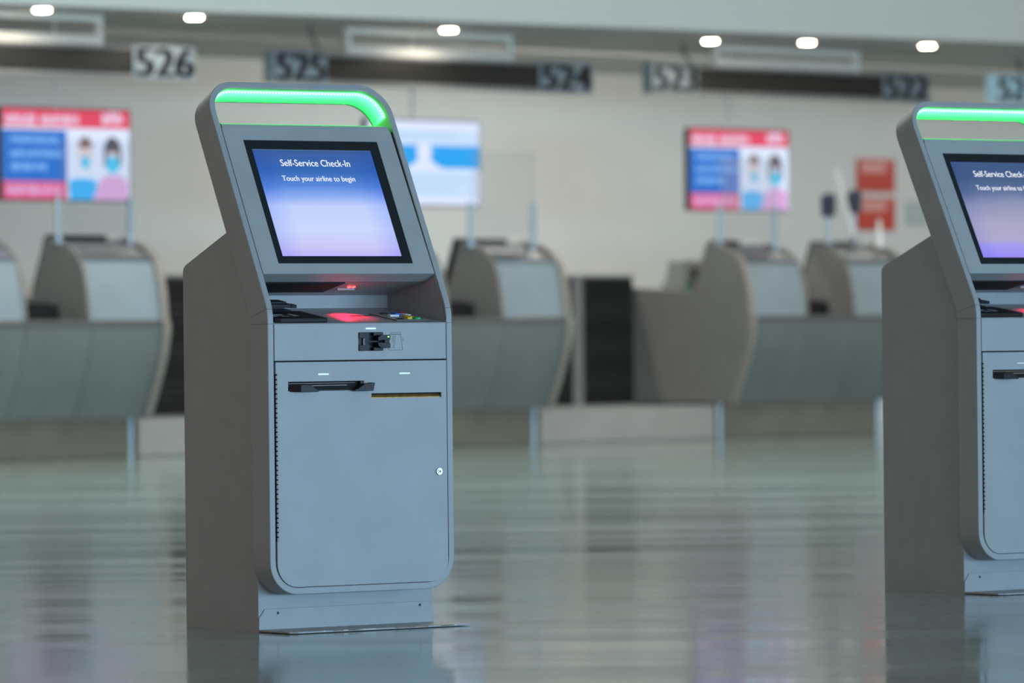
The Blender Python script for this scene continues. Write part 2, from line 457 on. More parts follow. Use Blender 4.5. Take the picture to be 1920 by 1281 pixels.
    while x < .398:
        w_ = rr.uniform(.0012, .004); mb.box((x, .036+rr.uniform(0, .006), .0006), (x+w_, .052+rr.uniform(-.006, .004), .0009), xf=shf); x += w_+rr.uniform(.0012, .003)
    mb.build('printed_lettering', M['ink'], shelf)
    # passport reader
    mb = MB()
    slab = [(.034, -.068), (.178, -.068), (.181, -.064), (.181, .062), (.004, .062), (.004, -.030), (.020, -.060)]
    mb.prism(slab, lambda x, y: shf(x, y, .0006), lambda x, y: shf(x, y, .0125))
    pr = mb.build('passport_reader', M['black'], root, bevel=.0025, seg=3)
    mb = MB()
    mb.box((.003, .068, .0006), (.158, .125, .013), xf=shf); mb.box((.003, .075, .018), (.163, .125, .028), xf=shf)
    mb.box((.003, .085, .0129), (.145, .125, .0185), xf=shf); mb.box((.003, .085, .0278), (.150, .125, .0335), xf=shf)
    mb.box((.158, .073, .018), (.176, .10, .0265), xf=shf)
    mb.build('reader_head', M['black'], pr, bevel=.0012)
    mb = MB()
    mb.box((.030, .020, .0127), (.066, .030, .0131), xf=shf)
    for (a, b_2, c, dd) in ((.03, -.035, .046, .01), (.05, -.02, .07, -.012), (.05, -.005, .082, .002), (.098, -.03, .116, -.004), (.10, .0, .112, .006), (.06, -.034, .084, -.028)):
        mb.box((a, b_2, .0127), (b_2*0+c, dd, .0129), xf=shf)
    mb.build('reader_symbols', mat('reader_print_grey', (.35, .4, .42), .5), pr)
    # ---- drawer front
    dx0, dx1, dz0, dz1 = XL+t+.0022, XR-t-.0018, .7020, .7968
    cr = (.2665, .3430, .7257, .7732)
    mb = MB()
    upper_plate(mb, cuts(dx0, dx1, [cr[0], cr[1]]), cuts(dz0, dz1, [cr[2], cr[3]]), [cr], 0.0, .011, low)
    dr = mb.build('front_fascia', M['coat2'], root, bevel=.0016)
    # card reader
    mb = MB()
    x0, x1, z0, z1 = cr[0]+.0004, cr[1]-.0004, cr[2]+.0004, cr[3]-.0004
    mb.box((x0, -d+.0095, z0), (x1, -d+.011, z1))
    mb.box((x0, -d-.003, z0), (x0+.0125, -d+.01, z0+.0145)); mb.box((x0, -d-.003, z1-.0145), (x0+.0125, -d+.01, z1))
    mb.box((x0, -d+.004, z0+.0145), (x0+.0125, -d+.01, z1-.0145))
    mb.box((x0+.0145, -d+.001, z0), (x0+.0235, -d+.01, z1)); mb.box((x1-.030, -d-.003, z1-.008), (x1, -d+.01, z1)); mb.box((x1-.030, -d-.003, z0), (x1, -d+.01, z0+.008))
    # protruding nose, upper and lower jaw with a wedge mouth
    zc = .7495
    for sgn in (1, -1):
        poly = [(.318, zc+sgn*.0015), (.330, zc+sgn*.003), (.349, zc+sgn*.0045), (.3565, zc+sgn*.0045), (.3565, zc+sgn*.0172), (.330, zc+sgn*.0172), (.322, zc+sgn*.0135), (.318, zc+sgn*.010)]
        mb.prism(poly, lambda x, z: (x, -d-.016, z), lambda x, z: (x, -d+.006, z))
    mb.box((.3425, -d-.010, zc-.005), (.3565, -d+.002, zc+.005))
    crd = mb.build('card_reader', M['black'], root, bevel=.0012)
    mb = MB(); mb.box((.3475, -d-.0166, .7602), (.3525, -d-.0158, .7632)); mb.build('indicator_light', M['led_green'], crd)['label'] = 'tiny yellow-green indicator light'
    mb = MB(); mb.box((x0+.0135, -d-.002, zc-.008), (x0+.0165, -d+.004, zc+.008)); mb.box((x0+.0165, -d-.002, zc-.008), (x0+.019, -d+.004, zc-.006)); mb.box((x0+.0165, -d-.002, zc+.006), (x0+.019, -d+.004, zc+.008))
    mb.build('metal_catch', mat('catch_grey', (.16, .165, .17), .4), crd)
    # engraved card diagram
    mb = MB(); lw = .0007
    def line(mbx, a, b):
        a = Vector((a[0], a[1])); b = Vector((b[0], b[1])); nrm = (b-a).normalized(); q = Vector((-nrm.y, nrm.x))*lw/2
        mbx.prism([tuple(a-q), tuple(b-q), tuple(b+q), tuple(a+q)], lambda x, z: (x, -d-.0004, z), lambda x, z: (x, -d+.0002, z))
    P = [(.3665, .7660), (.3705, .7672), (.3960, .7672), (.4000, .7660), (.4055, .7295), (.4040, .7268), (.3625, .7262), (.3602, .7290)]
    for a, b in zip(P, P[1:]+P[:1]): line(mb, a, b)
    P = [(.3672, .7684), (.3672, .7722), (.4008, .7726), (.4008, .7684), (.3672, .7684)]
    for a, b in zip(P, P[1:]): line(mb, a, b)
    for zz in (0, 1, 2, 3, 4, 5, 6):
        line(mb, (.3795-.0006*zz, .7645-zz*.005), (.3787-.0006*zz, .7612-zz*.005)); line(mb, (.3825-.0006*zz, .7640-zz*.005), (.3832-.0006*zz, .7605-zz*.005))
    line(mb, (.376, .763), (.3735, .748))
    for cxg, czg in ((.3615, .7535), (.4065, .7540)):
        line(mb, (cxg-.0015, czg+.002), (cxg+.001, czg+.001)); line(mb, (cxg-.001, czg), (cxg+.002, czg-.0012)); line(mb, (cxg, czg-.002), (cxg+.0025, czg-.003))
    mb.build('card_diagram', M['ink'], dr)['label'] = 'thin black diagram showing how to insert a card'
    def pill(par, x0, x1, z):
        b = MB(); r = .0023
        pts = arc(x1-r, z, r, -90, 90, 6)+arc(x0+r, z, r, 90, 270, 6)
        b.prism(pts, lambda x, zz: (x, -d-.0006, zz), lambda x, zz: (x, -d+.0005, zz))
        r2 = .0013; pts = arc(x1-.0026, z, r2, -90, 90, 6)+arc(x0+.0026, z, r2, 90, 270, 6)
        b.prism(pts, lambda x, zz: (x, -d-.0010, zz), lambda x, zz: (x, -d-.0004, zz), 1)
        return b.build('status_light', [M['gloss_black'], M['status']], par)
    pill(dr, .2880, .3220, .7836)
    # ---- door
    sl = (.0451, .2805, .6235, .6478); go = (.3055, .5285, .6015, .6142)
    zx0, zx1, zz1 = .0068, XR-t-.0022, .6984
    zb0 = .1170; rr_ = .062; zsplit = zb0+rr_
    mb = MB()
    poly = [(zx0, zz1), (zx0, .668), (.0114, .668), (.0114, .2365), (zx0, .2365)]+arc(zx0+rr_, zb0+rr_, rr_, 180, 270, 12)+arc(zx1-rr_+.006, zb0+rr_-.006, rr_-.006, 270, 360, 12)+[(zx1, zz1)]
    plate(mb, poly, [sl, go], 0.0, .007, low)
    door = mb.build('door_panel', M['coat2'], root, bevel=.0012)
    pill(door, .1372, .1720, .6662); pill(door, .3932, .4285, .6655)
    mb = MB(); zz = .2374
    while zz < .667:
        mb.cyl((.0086, -d+.0005, zz), (.0086, -d+.0005, zz+.0085), .0025, n=10); mb.cyl((.0092, -d+.002, zz+.0085), (.0092, -d+.002, zz+.0123), .0016, n=8, mi=1)
        zz += .0123
    mb.build('piano_hinge', [M['coat2'], M['dark_gap']], root)['label'] = 'long knuckled hinge down the left edge of the door'
    mb = MB()
    mb.cyl((.5179, -d-.004, .4058), (.5179, -d+.003, .4058), .0098, n=28); mb.cyl((.5179, -d-.006, .4058), (.5179, -d-.004, .4058), .0062, n=24)
    lk = mb.build('door_lock', M['steel'], door, bevel=.0008)
    mb = MB(); mb.box((.5135, -d-.0066, .4048), (.5223, -d-.0058, .4066)); mb.box((.5165, -d-.0066, .4025), (.5193, -d-.0058, .409)); mb.build('keyhole', M['ink'], door)
    # ticket mouth
    mb = MB()
    mb.box((sl[0], -d+.0085, sl[2]), (sl[1], -d+.0105, sl[3]), 1)
    mb.box((sl[0]+.002, -d-.002, .6245), (sl[1]+.004, -d+.008, .6275))
    mb.cyl((sl[0], -d+.003, .6425), (sl[1]-.025, -d+.003, .6430), .0016, n=10, mi=2)
    mb.cyl((sl[0], -d+.004, .6365), (sl[1]-.05, -d+.004, .6369), .0022, n=10, mi=2)
    mb.box((.268, -d-.004, .632), (sl[1], -d+.008, .6478))
    f0 = lambda x, z: (x, -d-.022, z)
    lug = [(.0715, .6205), (.126, .6205), (.127, .6225), (.104, .6385), (.079, .6400), (.0715, .6385)]
    mb.prism(lug, f0, lambda x, z: (x-.024, -d+.002, z+.0012))
    lug = [(.244, .6210), (.300, .6212), (.3055, .6420), (.2955, .6430), (.2925, .6415), (.274, .6405), (.252, .6275), (.240, .6245)]
    mb.prism(lug, lambda x, z: (x, -d-.018, z), lambda x, z: (x, -d-.001, z))
    mb.build('printer_mouth', [M['black'], M['dark_gap'], M['dsteel']], root, bevel=.001)['label'] = 'black ticket printer mouth with two guide lugs'
    mb = MB()
    mb.box((go[0], -d+.0085, go[2]-.001), (go[1], -d+.0105, go[3]+.001), 1)
    mb.prism([(-d+.0012, go[2]), (-d+.0012, go[2]+.002), (-d+.0075, go[2]+.0088), (-d+.0075, go[2])], lambda y, z: (go[0], y, z), lambda y, z: (go[1]-.004, y, z))
    mb.build('receipt_slot', [M['brass'], M['dark_gap']], root)['label'] = 'brass-coloured receipt slot'
    # ---- foot
    mb = MB()
    br = [(-.001, .002), (.0, .036), (.018, .0590), (.533, .0615), (.551, .046), (.551, .002)]
    mb.prism(br, lambda x, z: (x, -.0035, z), lambda x, z: (x, -.0003, z))
    pl = [(-.001, -.003), (-.001, -.145), (.018, -.158), (.558, -.158), (.558, -.02), (.551, -.003)]
    mb.prism(pl, lambda x, y: (x, y, .0015+.006*0), lambda x, y: (x, y, .0062))
    foot = mb.build('foot_plate', M['coat'], root, bevel=.0008)
    mb = MB()
    rr = random.Random(5); x = .02
    while x < .552:
        w_ = rr.uniform(.006, .03)
        if rr.random() < .65: mb.box((x, -.1584, .0035), (x+w_, -.1578, .0060), 0 if rr.random() < .8 else 1)
        x += w_+.002
    mb.build('worn_edge', [M['rust'], mat('bare_scratches', (.6, .58, .55), .6)], foot)
    mb = MB()
    mb.cyl((.058, -.0042, .0478), (.058, -.0034, .0478), .0035, n=14); mb.cyl((.507, -.0042, .0520), (.507, -.0034, .0520), .0035, n=14)
    mb.build('screw_holes', M['ink'], foot)
    # the kiosk's own red scan beam
    ld = D.lights.new('scan_beam', 'SPOT'); ld.color = (1, .015, .07); ld.energy = 1.3; ld.spot_size = math.radians(92); ld.spot_blend = .5; ld.shadow_soft_size = .004
    lo = D.objects.new('scan_beam', ld); C.objects.link(lo); lo.parent = root
    lo.location = ceil(.335, .055, .014)
    tgt = Vector((.325, .045, .81)); lo.rotation_euler = (tgt-Vector(lo.location)).to_track_quat('-Z', 'Y').to_euler()
    return root

kA = make_kiosk()
kB = copy_tree(kA)
kA.location = (-.6637, 13.835, 0); kA.rotation_euler = (0, 0, .6273)
kB.location = (1.3001, 15.4616, 0); kB.rotation_euler = (0, 0, .6528)
kB['label'] = 'grey self-service kiosk cut off by the right edge of the photo, dimmer screen'
for ch in kB.children_recursive:
    if ch.name.startswith('screen.') or ch.name == 'screen':
        ch.data = ch.data.copy(); ch.data.materials[0] = M['screen_b']
    if ch.name.startswith('scan_beam'): ch.data = ch.data.copy(); ch.data.energy = .5

# ------------------------------------------------------------------ setting
PSI = math.radians(46); P0 = Vector((-.15, 37.5, 0))
Tv = Vector((math.cos(PSI), math.sin(PSI), 0)); Nv = Vector((-math.sin(PSI), math.cos(PSI), 0))
def RW(tt, dd, z=0): return P0+Tv*tt+Nv*dd+Vector((0, 0, z))

def floor_mat():
    m, n, l, b = nt('polished_terrazzo')
    tc = n.new('ShaderNodeTexCoord')
    v = n.new('ShaderNodeTexVoronoi'); v.inputs['Scale'].default_value = 130; l.new(tc.outputs['Object'], v.inputs['Vector'])
    r = n.new('ShaderNodeValToRGB'); cr = r.color_ramp
    cr.elements[0].color = (.09, .14, .135, 1); cr.elements[1].color = (.37, .46, .43, 1)
    cr.elements[1].position = .8
    sp = n.new('ShaderNodeSeparateColor'); l.new(v.outputs['Color'], sp.inputs[0]); l.new(sp.outputs[0], r.inputs['Fac'])
    no = n.new('ShaderNodeTexNoise'); no.inputs['Scale'].default_value = .5; no.inputs['Detail'].default_value = 3; l.new(tc.outputs['Object'], no.inputs['Vector'])
    mx = n.new('ShaderNodeMix'); mx.data_type = 'RGBA'; mx.blend_type = 'MULTIPLY'; mx.inputs[0].default_value = .5
    r2 = n.new('ShaderNodeValToRGB'); r2.color_ramp.elements[0].color = (.6, .62, .62, 1); r2.color_ramp.elements[1].color = (1, 1, 1, 1)
    r2.color_ramp.elements[0].position = .35; r2.color_ramp.elements[1].position = .65
    l.new(no.outputs['Fac'], r2.inputs['Fac']); l.new(r.outputs['Color'], mx.inputs[6]); l.new(r2.outputs['Color'], mx.inputs[7])
    l.new(mx.outputs[2], b.inputs['Base Color'])
    mp = n.new('ShaderNodeMapping'); mp.inputs['Rotation'].default_value = (0, 0, -PSI); mp.inputs['Scale'].default_value = (.16, 1.3, 1); l.new(tc.outputs['Object'], mp.inputs['Vector'])
    n2 = n.new('ShaderNodeTexNoise'); n2.inputs['Scale'].default_value = 1.6; n2.inputs['Detail'].default_value = 4; l.new(mp.outputs[0], n2.inputs['Vector'])
    mr = n.new('ShaderNodeMapRange'); l.new(n2.outputs['Fac'], mr.inputs[0]); mr.inputs[1].default_value = .35; mr.inputs[2].default_value = .65
    mr.inputs[3].default_value = .07; mr.inputs[4].default_value = .16; l.new(mr.outputs[0], b.inputs['Roughness'])
    n3 = n.new('ShaderNodeTexNoise'); n3.inputs['Scale'].default_value = .8; n3.inputs['Detail'].default_value = 3; l.new(mp.outputs[0], n3.inputs['Vector'])
    n4 = n.new('ShaderNodeTexNoise'); n4.inputs['Scale'].default_value = 160; n4.inputs['Detail'].default_value = 2; l.new(tc.outputs['Object'], n4.inputs['Vector'])
    b1 = n.new('ShaderNodeBump'); b1.inputs['Strength'].default_value = .15; b1.inputs['Distance'].default_value = .01; l.new(n3.outputs['Fac'], b1.inputs['Height'])
    b2 = n.new('ShaderNodeBump'); b2.inputs['Strength'].default_value = .10; b2.inputs['Distance'].default_value = .0006; l.new(n4.outputs['Fac'], b2.inputs['Height']); l.new(b1.outputs['Normal'], b2.inputs['Normal'])
    l.new(b2.outputs['Normal'], b.inputs['Normal'])
    b.inputs['IOR'].default_value = 1.36; b.inputs['Specular IOR Level'].default_value = .5
    return m
mb = MB(); mb.box((-22, -4, -.2), (30, 75, 0)); tag(mb.build('floor', floor_mat()), kind='structure', label='polished grey-green terrazzo floor')

wallm = mat('wall_paint', (.61, .615, .58), .7, var=.02, scale=2)
mb = MB(); mb.box((-16, 3.5, 0), (24, 3.7, 3.6)); o = mb.build('wall_back', wallm); o.location = P0; o.rotation_euler = (0, 0, PSI)
tag(o, kind='structure', label='plain warm white wall behind the counters')
# soffit: fascia line runs at 40 degrees
A2 = math.radians(40); F0 = Vector((-3.23, 33.7, 0))
ceilm = mat('ceiling_paint', (.46, .45, .42), .7, var=.02, scale=2)
fascm = mat('fascia_paint', (.40, .44, .435), .6, var=.02, scale=1)
mb = MB(); mb.box((-16, .2, 2.9), (34, 10, 3.0)); o = mb.build('ceiling', ceilm); o.location = F0; o.rotation_euler = (0, 0, A2); tag(o, kind='structure', label='low ceiling over the check-in counters')
mb = MB(); mb.box((-16, 0, 2.9), (34, .2, 5.2)); o = mb.build('trim_1', fascm); o.location = F0; o.rotation_euler = (0, 0, A2); tag(o, kind='structure', label='bluish grey bulkhead above the counters')

# ------------------------------------------------------------------ counters
def smooth_poly(pts, n=5):
    out = []
    for i in range(len(pts)-1):
        p0 = pts[max(i-1, 0)]; p1 = pts[i]; p2 = pts[i+1]; p3 = pts[min(i+2, len(pts)-1)]
        for k in range(n):
            u = k/n
            out.append(tuple(.5*((2*p1[j])+(-p0[j]+p2[j])*u+(2*p0[j]-5*p1[j]+4*p2[j]-p3[j])*u*u+(-p0[j]+3*p1[j]-3*p2[j]+p3[j])*u**3) for j in (0, 1)))
    out.append(pts[-1]); return out
LOWP = smooth_poly([(-.14, .262), (-.235, .48), (-.30, .66), (-.33, .80), (-.335, .865)])
PODF = smooth_poly([(-.315, .90), (-.292, 1.09), (-.245, 1.275)])
PODP = smooth_poly([(-.315, .90), (-.295, 1.09), (-.24, 1.27), (-.11, 1.385), (.07, 1.433)])
UW = 1.87; PW = .65
def X2(a, b): return (lambda dd, z: (a, dd, z)), (lambda dd, z: (b, dd, z))
def make_counter():
    root = empty('check_in_counter', (0, 0, 0), 0, 'check-in counter', 'counter', 'check-in counters at the back of the hall')
    mb = MB(); mb.box((.03, 0, 0), (UW-.03, .85, .262)); pl = mb.build('plinth', M['plinth'], root, bevel=.006)
    for x in (.035, UW-.035):
        mb = MB(); mb.cyl((x, .0, 0), (x, .0, .262), .018, n=16); mb.build('corner_glint', M['post'], pl, smooth=True)  # added bluish posts imitate the bright reflection on the plinth corners
    mb = MB()
    poly = LOWP+[(.82, .865), (.82, .262)]
    for a, b in ((.05, .652), (.658, UW-PW-.003), (UW-PW+.003, UW-.05)): mb.prism(poly, *X2(a, b))
    mb.prism([(p[0]+.012, p[1]) for p in LOWP]+[(.8, .86), (.8, .27)], *X2(.06, UW-.06))
    mb.build('front_panel', M['front'], root, smooth=True, ang=50)
    mb = MB(); mb.box((.05, -.352, .865), (UW-.05, .83, .90)); mb.build('ledge', M['ledge'], root, bevel=.008, seg=3)
    # end panels: one big side sheet each
    prof = [(p[0]-.012, p[1]) for p in LOWP]+[(-.36, .90)]+[(p[0]-.012, p[1]+.004) for p in PODP]+[(.085, 1.437), (.215, 1.09), (.83, 1.12), (.83, .262)]
    for a, b in ((0, .05), (UW-.05, UW)):
        m2 = MB(); m2.prism(prof, *X2(a, b)); ep = m2.build('end_panel', M['endp'], root, bevel=.006)
        fr = [(p[0]-.012, p[1]) for p in LOWP]+[(p[0]-.012, p[1]+.004) for p in PODP]
        m3 = MB(); m3.prism(fr+[(p[0]-.016, p[1]+.004) for p in reversed(fr)], *X2(a-.001, b+.001)); m3.build('edge_trim', M['rim'], ep)['label'] = 'pale trim along the curved front edge'
    # pods
    for a in (.05, UW-PW):
        b = a+PW-.05
        m2 = MB(); m2.prism(PODF+[(-.215, 1.275), (-.215, 1.30), (.07, 1.40), (.085, 1.40), (.215, 1.085), (.26, .90)], *X2(a, b)); pod = m2.build('desk_pod', M['pod'], root, smooth=True, ang=40)
        m3 = MB(); m3.prism([(-.245, 1.30), (-.235, 1.312), (-.11, 1.375), (.07, 1.425), (.085, 1.425), (.085, 1.40), (.07, 1.40)], *X2(a+.002, b-.002)); m3.build('pod_lid', M['lid'], pod, bevel=.003)['label'] = 'dark glossy sloping lid'
        m3 = MB()
        xi = a-.0 if a > .5 else b
        pr2 = [(p[0]-.01, p[1]+.004) for p in PODP]+[(.09, 1.436), (.22, 1.085), (.265, .90)]
        s0, s1 = (a-.025, a) if a > .5 else (b, b+.025)
        m3.prism(pr2, *X2(s0, s1)); m3.build('pod_cheek', M['endp'], pod, bevel=.004)
    mb = MB(); mb.box((.05, .26, .90), (UW-.05, .82, 1.06)); mb.build('work_desk', M['endp'], root, bevel=.005)
    return root
cn = make_counter()
cs = [(-5.23, 'check-in counter at the left edge of the photo, under sign 526'),
      (-1.41, 'check-in counter half hidden by the foreground kiosk, under sign 524'),
      (2.36, 'check-in counter left of the cut-off kiosk, under signs 523 and 522')]
for i, (tt, lab) in enumerate(cs):
    o = cn if i == 0 else copy_tree(cn)
    o.location = RW(tt, 0); o.rotation_euler = (0, 0, PSI); o['label'] = lab

# black leaning monitor backs behind the pods and small boxes between
def monitor(tt, lab, w=.62):
    r = empty('agent_monitor', RW(tt, 0, 0), PSI, lab, 'monitor', 'monitors behind the counter pods')
    mb = MB(); poly = [(.235, 1.08), (.095, 1.45), (.125, 1.462), (.27, 1.08)]
    mb.prism(poly, *X2(-.02, w)); mb.build('display_back', M['black'], r, bevel=.005)
    mb = MB(); mb.box((w*.4, .245, 1.061), (w*.6, .38, 1.079)); mb.build('stand_foot', M['black'], r)
    return r
for tt, w, lab in ((-3.99, .50, 'black monitor back leaning behind the pod of the leftmost counter'), (-.215, .50, 'black monitor back leaning behind the pod just right of the foreground kiosk'),
                   (2.46, .30, 'black monitor back leaning behind the left pod of the counter under sign 523'), (3.60, .55, 'black monitor back leaning behind the pod beside the cut-off kiosk')):
    monitor(tt, lab, w)
def dbox(tt, lab):
    mb = MB(); mb.box((0, 0, 0), (.36, .22, .10)); mb.box((.04, .04, .10), (.32, .18, .112)); o = mb.build('document_printer', M['black'], bevel=.008)
    o.location = RW(tt, -.16, .9005); o.rotation_euler = (0, 0, PSI); tag(o, lab, 'printer', 'black boxes on the counter ledges')
dbox(-4.50, 'small black box on the ledge of the leftmost counter'); dbox(-.68, 'small black box on the counter ledge touching the right side of the foreground kiosk')
dbox(3.10, 'small black box on the counter ledge left of the cut-off kiosk')
# small printer on the rear desk of the third counter
r = empty('label_printer', RW(2.50, .42, 1.061), PSI, 'small grey printer on the desk end left of the counter under sign 523', 'printer')
mb = MB(); mb.box((0, 0, 0), (.30, .24, .10)); mb.prism([(0, .10), (.24, .10), (.20, .26), (.06, .26)], *X2(.04, .26)); mb.build('printer_body', M['printer'], r, bevel=.01)
mb = MB(); mb.box((.11, -.004, .12), (.23, .05, .19)); mb.build('paper_slot', M['black'], r)
mb = MB(); mb.box((.0, -.006, .02), (.08, .004, .08)); mb.build('green_button_panel', M['green'], r)['label'] = 'green button panel'

# conveyors between the counters
def make_conv():
    root = empty('baggage_conveyor', (0, 0, 0), 0, 'x', 'conveyor', 'baggage conveyors between the counters')
    mb = MB(); mb.box((.0, -.02, 0), (1.86, 1.6, .25)); mb.build('weighing_deck', M['deck'], root, bevel=.012, seg=3)
    mb = MB(); mb.box((.02, .80, .255), (.58, .84, 1.19)); mb.box((1.22, .80, .255), (1.33, .84, 1.19)); mb.box((.0, .80, 1.19), (1.89, .86, 1.215))
    mb.build('shutter_frame', M['endp'], root, bevel=.004)
    for a, b in ((.58, 1.22), (1.33, 1.88)):
        m2 = MB(); m2.box((a, .815, .255), (b, .835, 1.19)); sh = m2.build('shutter', M['slat'], root)
        z = .29
        m3 = MB()
        while z < 1.17: m3.cyl((a+.005, .812, z), (b-.005, .812, z), .011, n=8); z += .065
        m3.build('shutter_slats', M['slatrod'], sh)
    return root
cv = make_conv()
for i, (tt, lab) in enumerate(((-3.345, 'baggage conveyor with dark slatted shutters, mostly behind the foreground kiosk'),
                               (.475, 'baggage conveyor with dark slatted shutters between the signs 524 and 523'))):
    o = cv if i == 0 else copy_tree(cv)
    o.location = RW(tt, 0); o.rotation_euler = (0, 0, PSI); o['label'] = lab

# ------------------------------------------------------------------ hanging signs
def make_sign(tc, dz, left, right, lab, lit=False):
    root = empty('counter_sign', RW(tc, .1, 2.9), PSI, lab, 'sign', 'counter number signs hanging under the ceiling')
    y0, y1 = -.05, .05; z = lambda a: a+dz-2.9
    mb = MB(); mb.box((-1.045, y0+.01, z(2.52)), (1.055, y1-.01, z(2.68))); bar = mb.build('sign_bar', M['signbar'], root)
    mb = MB(); mb.box((-1.045, y0, z(2.68)), (1.055, y1, z(2.70))); mb.box((-1.045, y0, z(2.49)), (1.055, y1, z(2.52))); mb.build('bar_trim', M['greytrim'], bar)
    mb = MB(); s = .02
    for x in (-.80, .80): mb.box((x-s, -s, z(2.70)), (x+s, s, -.001))
    mb.box((-.80+s, -s, z(2.705)), (.80-s, s, z(2.765))); mb.box((-.80+s, -s, -.045), (.80-s, s, -.001))
    mb.build('hanger_frame', M['white'], root)
    for x0, x1, num in ((-1.545, -1.045, left), (1.055, 1.61, right)):
        if num is None: continue
        mb = MB(); mb.box((x0, y0, z(2.49)), (x1, y1, z(2.712))); pn = mb.build('number_panel', M['numpanel_b'] if lit else M['numpanel'], root)
        mb = MB(); add_text(mb, num, x0+.03, x1-.03, z(2.51), .185, lambda x, zz: (x, y0-.002, zz))
        v0 = list(mb.v); f0 = [list(f) for f in mb.f]
        for k in (.008, .016, -.008, .022, -.014): mb.add([(v[0]+k, v[1]-.0003*(k > 0), v[2]) for v in v0], f0)
        nb = mb.build('number', M['numink'], pn); nb['label'] = 'black number '+num
    return root
make_sign(-4.345, 0, None, '526', 'long black hanging sign bar at top left ending in the number 526')
make_sign(-.475, .008, '525', '524', 'long black hanging sign bar numbered 525 and 524 above the foreground kiosk')
make_sign(3.31, .036, '523', '522', 'long black hanging sign bar numbered 523 and 522')
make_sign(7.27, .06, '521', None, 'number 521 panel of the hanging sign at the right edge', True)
def cable(tt, z1, lab):
    mb = MB(); z0 = 2.72+z1
    mb.tube([RW(tt+.0, .1, 2.898), RW(tt-.01, .1, 2.85), RW(tt+.03, .1, 2.80), RW(tt+.07, .1, z0)], .012, 8)
    tag(mb.build('power_cable', M['cable'], smooth=True), lab, 'cable', 'cables dropping to the signs')
cable(-1.62, .022, 'grey cable dropping from the ceiling to number panel 525')
cable(2.16, .05, 'grey cable dropping from the ceiling to number panel 523')
cable(6.08, .075, 'grey cable dropping from the ceiling to number panel 521')

# ------------------------------------------------------------------ downlights
for (x, y, w_, lab) in ((-2.982, 34.2, 28, 'first round warm downlight from the left edge'), (-2.065, 35.15, 28, 'round warm downlight above the gap between 526 and 525'),
                  (-.413, 36.9, 28, 'round warm downlight above the sign bar of 525 and 524'), (1.457, 38.64, 24, 'round warm downlight split by the hanger near 523'),
                  (2.175, 38.98, 28, 'round warm downlight above the bar between 523 and 522'), (3.10, 39.6, 28, 'round warm downlight right of number 522')):
    r = empty('downlight', (x, y, 2.9), 0, lab, 'light', 'round downlights in the low ceiling')
    mb = MB(); mb.cyl((0, 0, -.012), (0, 0, -.0005), .066, .072, 28); mb.build('trim_ring', M['white'], r, smooth=True)
    mb = MB(); mb.cyl((0, 0, -.020), (0, 0, -.0122), .046, .050, 24); mb.build('lamp', M['lamp'], r, smooth=True)
    ld = D.lights.new('downlight_beam', 'SPOT'); ld.energy = 5; ld.color = (1, .90, .76); ld.spot_size = math.radians(165); ld.spot_blend = .3; ld.shadow_soft_size = .06
    lo = D.objects.new('downlight_beam', ld); C.objects.link(lo); lo.parent = r; lo.location = (0, 0, -.05)

# ------------------------------------------------------------------ wall-height displays
sc_ = {k: emit('tv_'+k, srgb(*c), 1.0, rough=.25) for k, c in dict(red=(222, 58, 92), blue=(0, 104, 200), white=(218, 230, 255), lblue=(120, 180, 245), pink=(216, 168, 222),
       cyan=(0, 178, 250), mask=(40, 200, 245), hair=(60, 62, 84), hair2=(120, 92, 84), skin=(222, 205, 212), magenta=(214, 70, 118), text=(232, 208, 236), pale=(196, 220, 250), sky=(0, 160, 240), faint=(178, 208, 238)).items()}
def disc(mb, cx, cz, rx, rz, y, a0=0, a1=360, n=20):
    pts = [(cx+rx*math.cos(math.radians(a0+(a1-a0)*i/n)), y, cz+rz*math.sin(math.radians(a0+(a1-a0)*i/n))) for i in range(n if a1-a0 == 360 else n+1)]
    mb.add(pts, [list(range(len(pts)))])
def quad(mb, x0, x1, z0, z1, y): mb.add([(x0, y, z0), (x1, y, z0), (x1, y, z1), (x0, y, z1)], [(0, 1, 2, 3)])
def glyphs(mb, x0, x1, z0, h, y, seed, gaps=()):
    rr = random.Random(seed); x = x0
    while x < x1:
        w_ = rr.uniform(.006, .02)
        if any(a < x < b for a, b in gaps): x += .02; continue
        quad(mb, x, min(x+w_, x1), z0+rr.choice((0, 0, -.2, .25))*h*.4, z0+h*rr.choice((.7, .8, 1)), y); x += w_+rr.uniform(.004, .008)
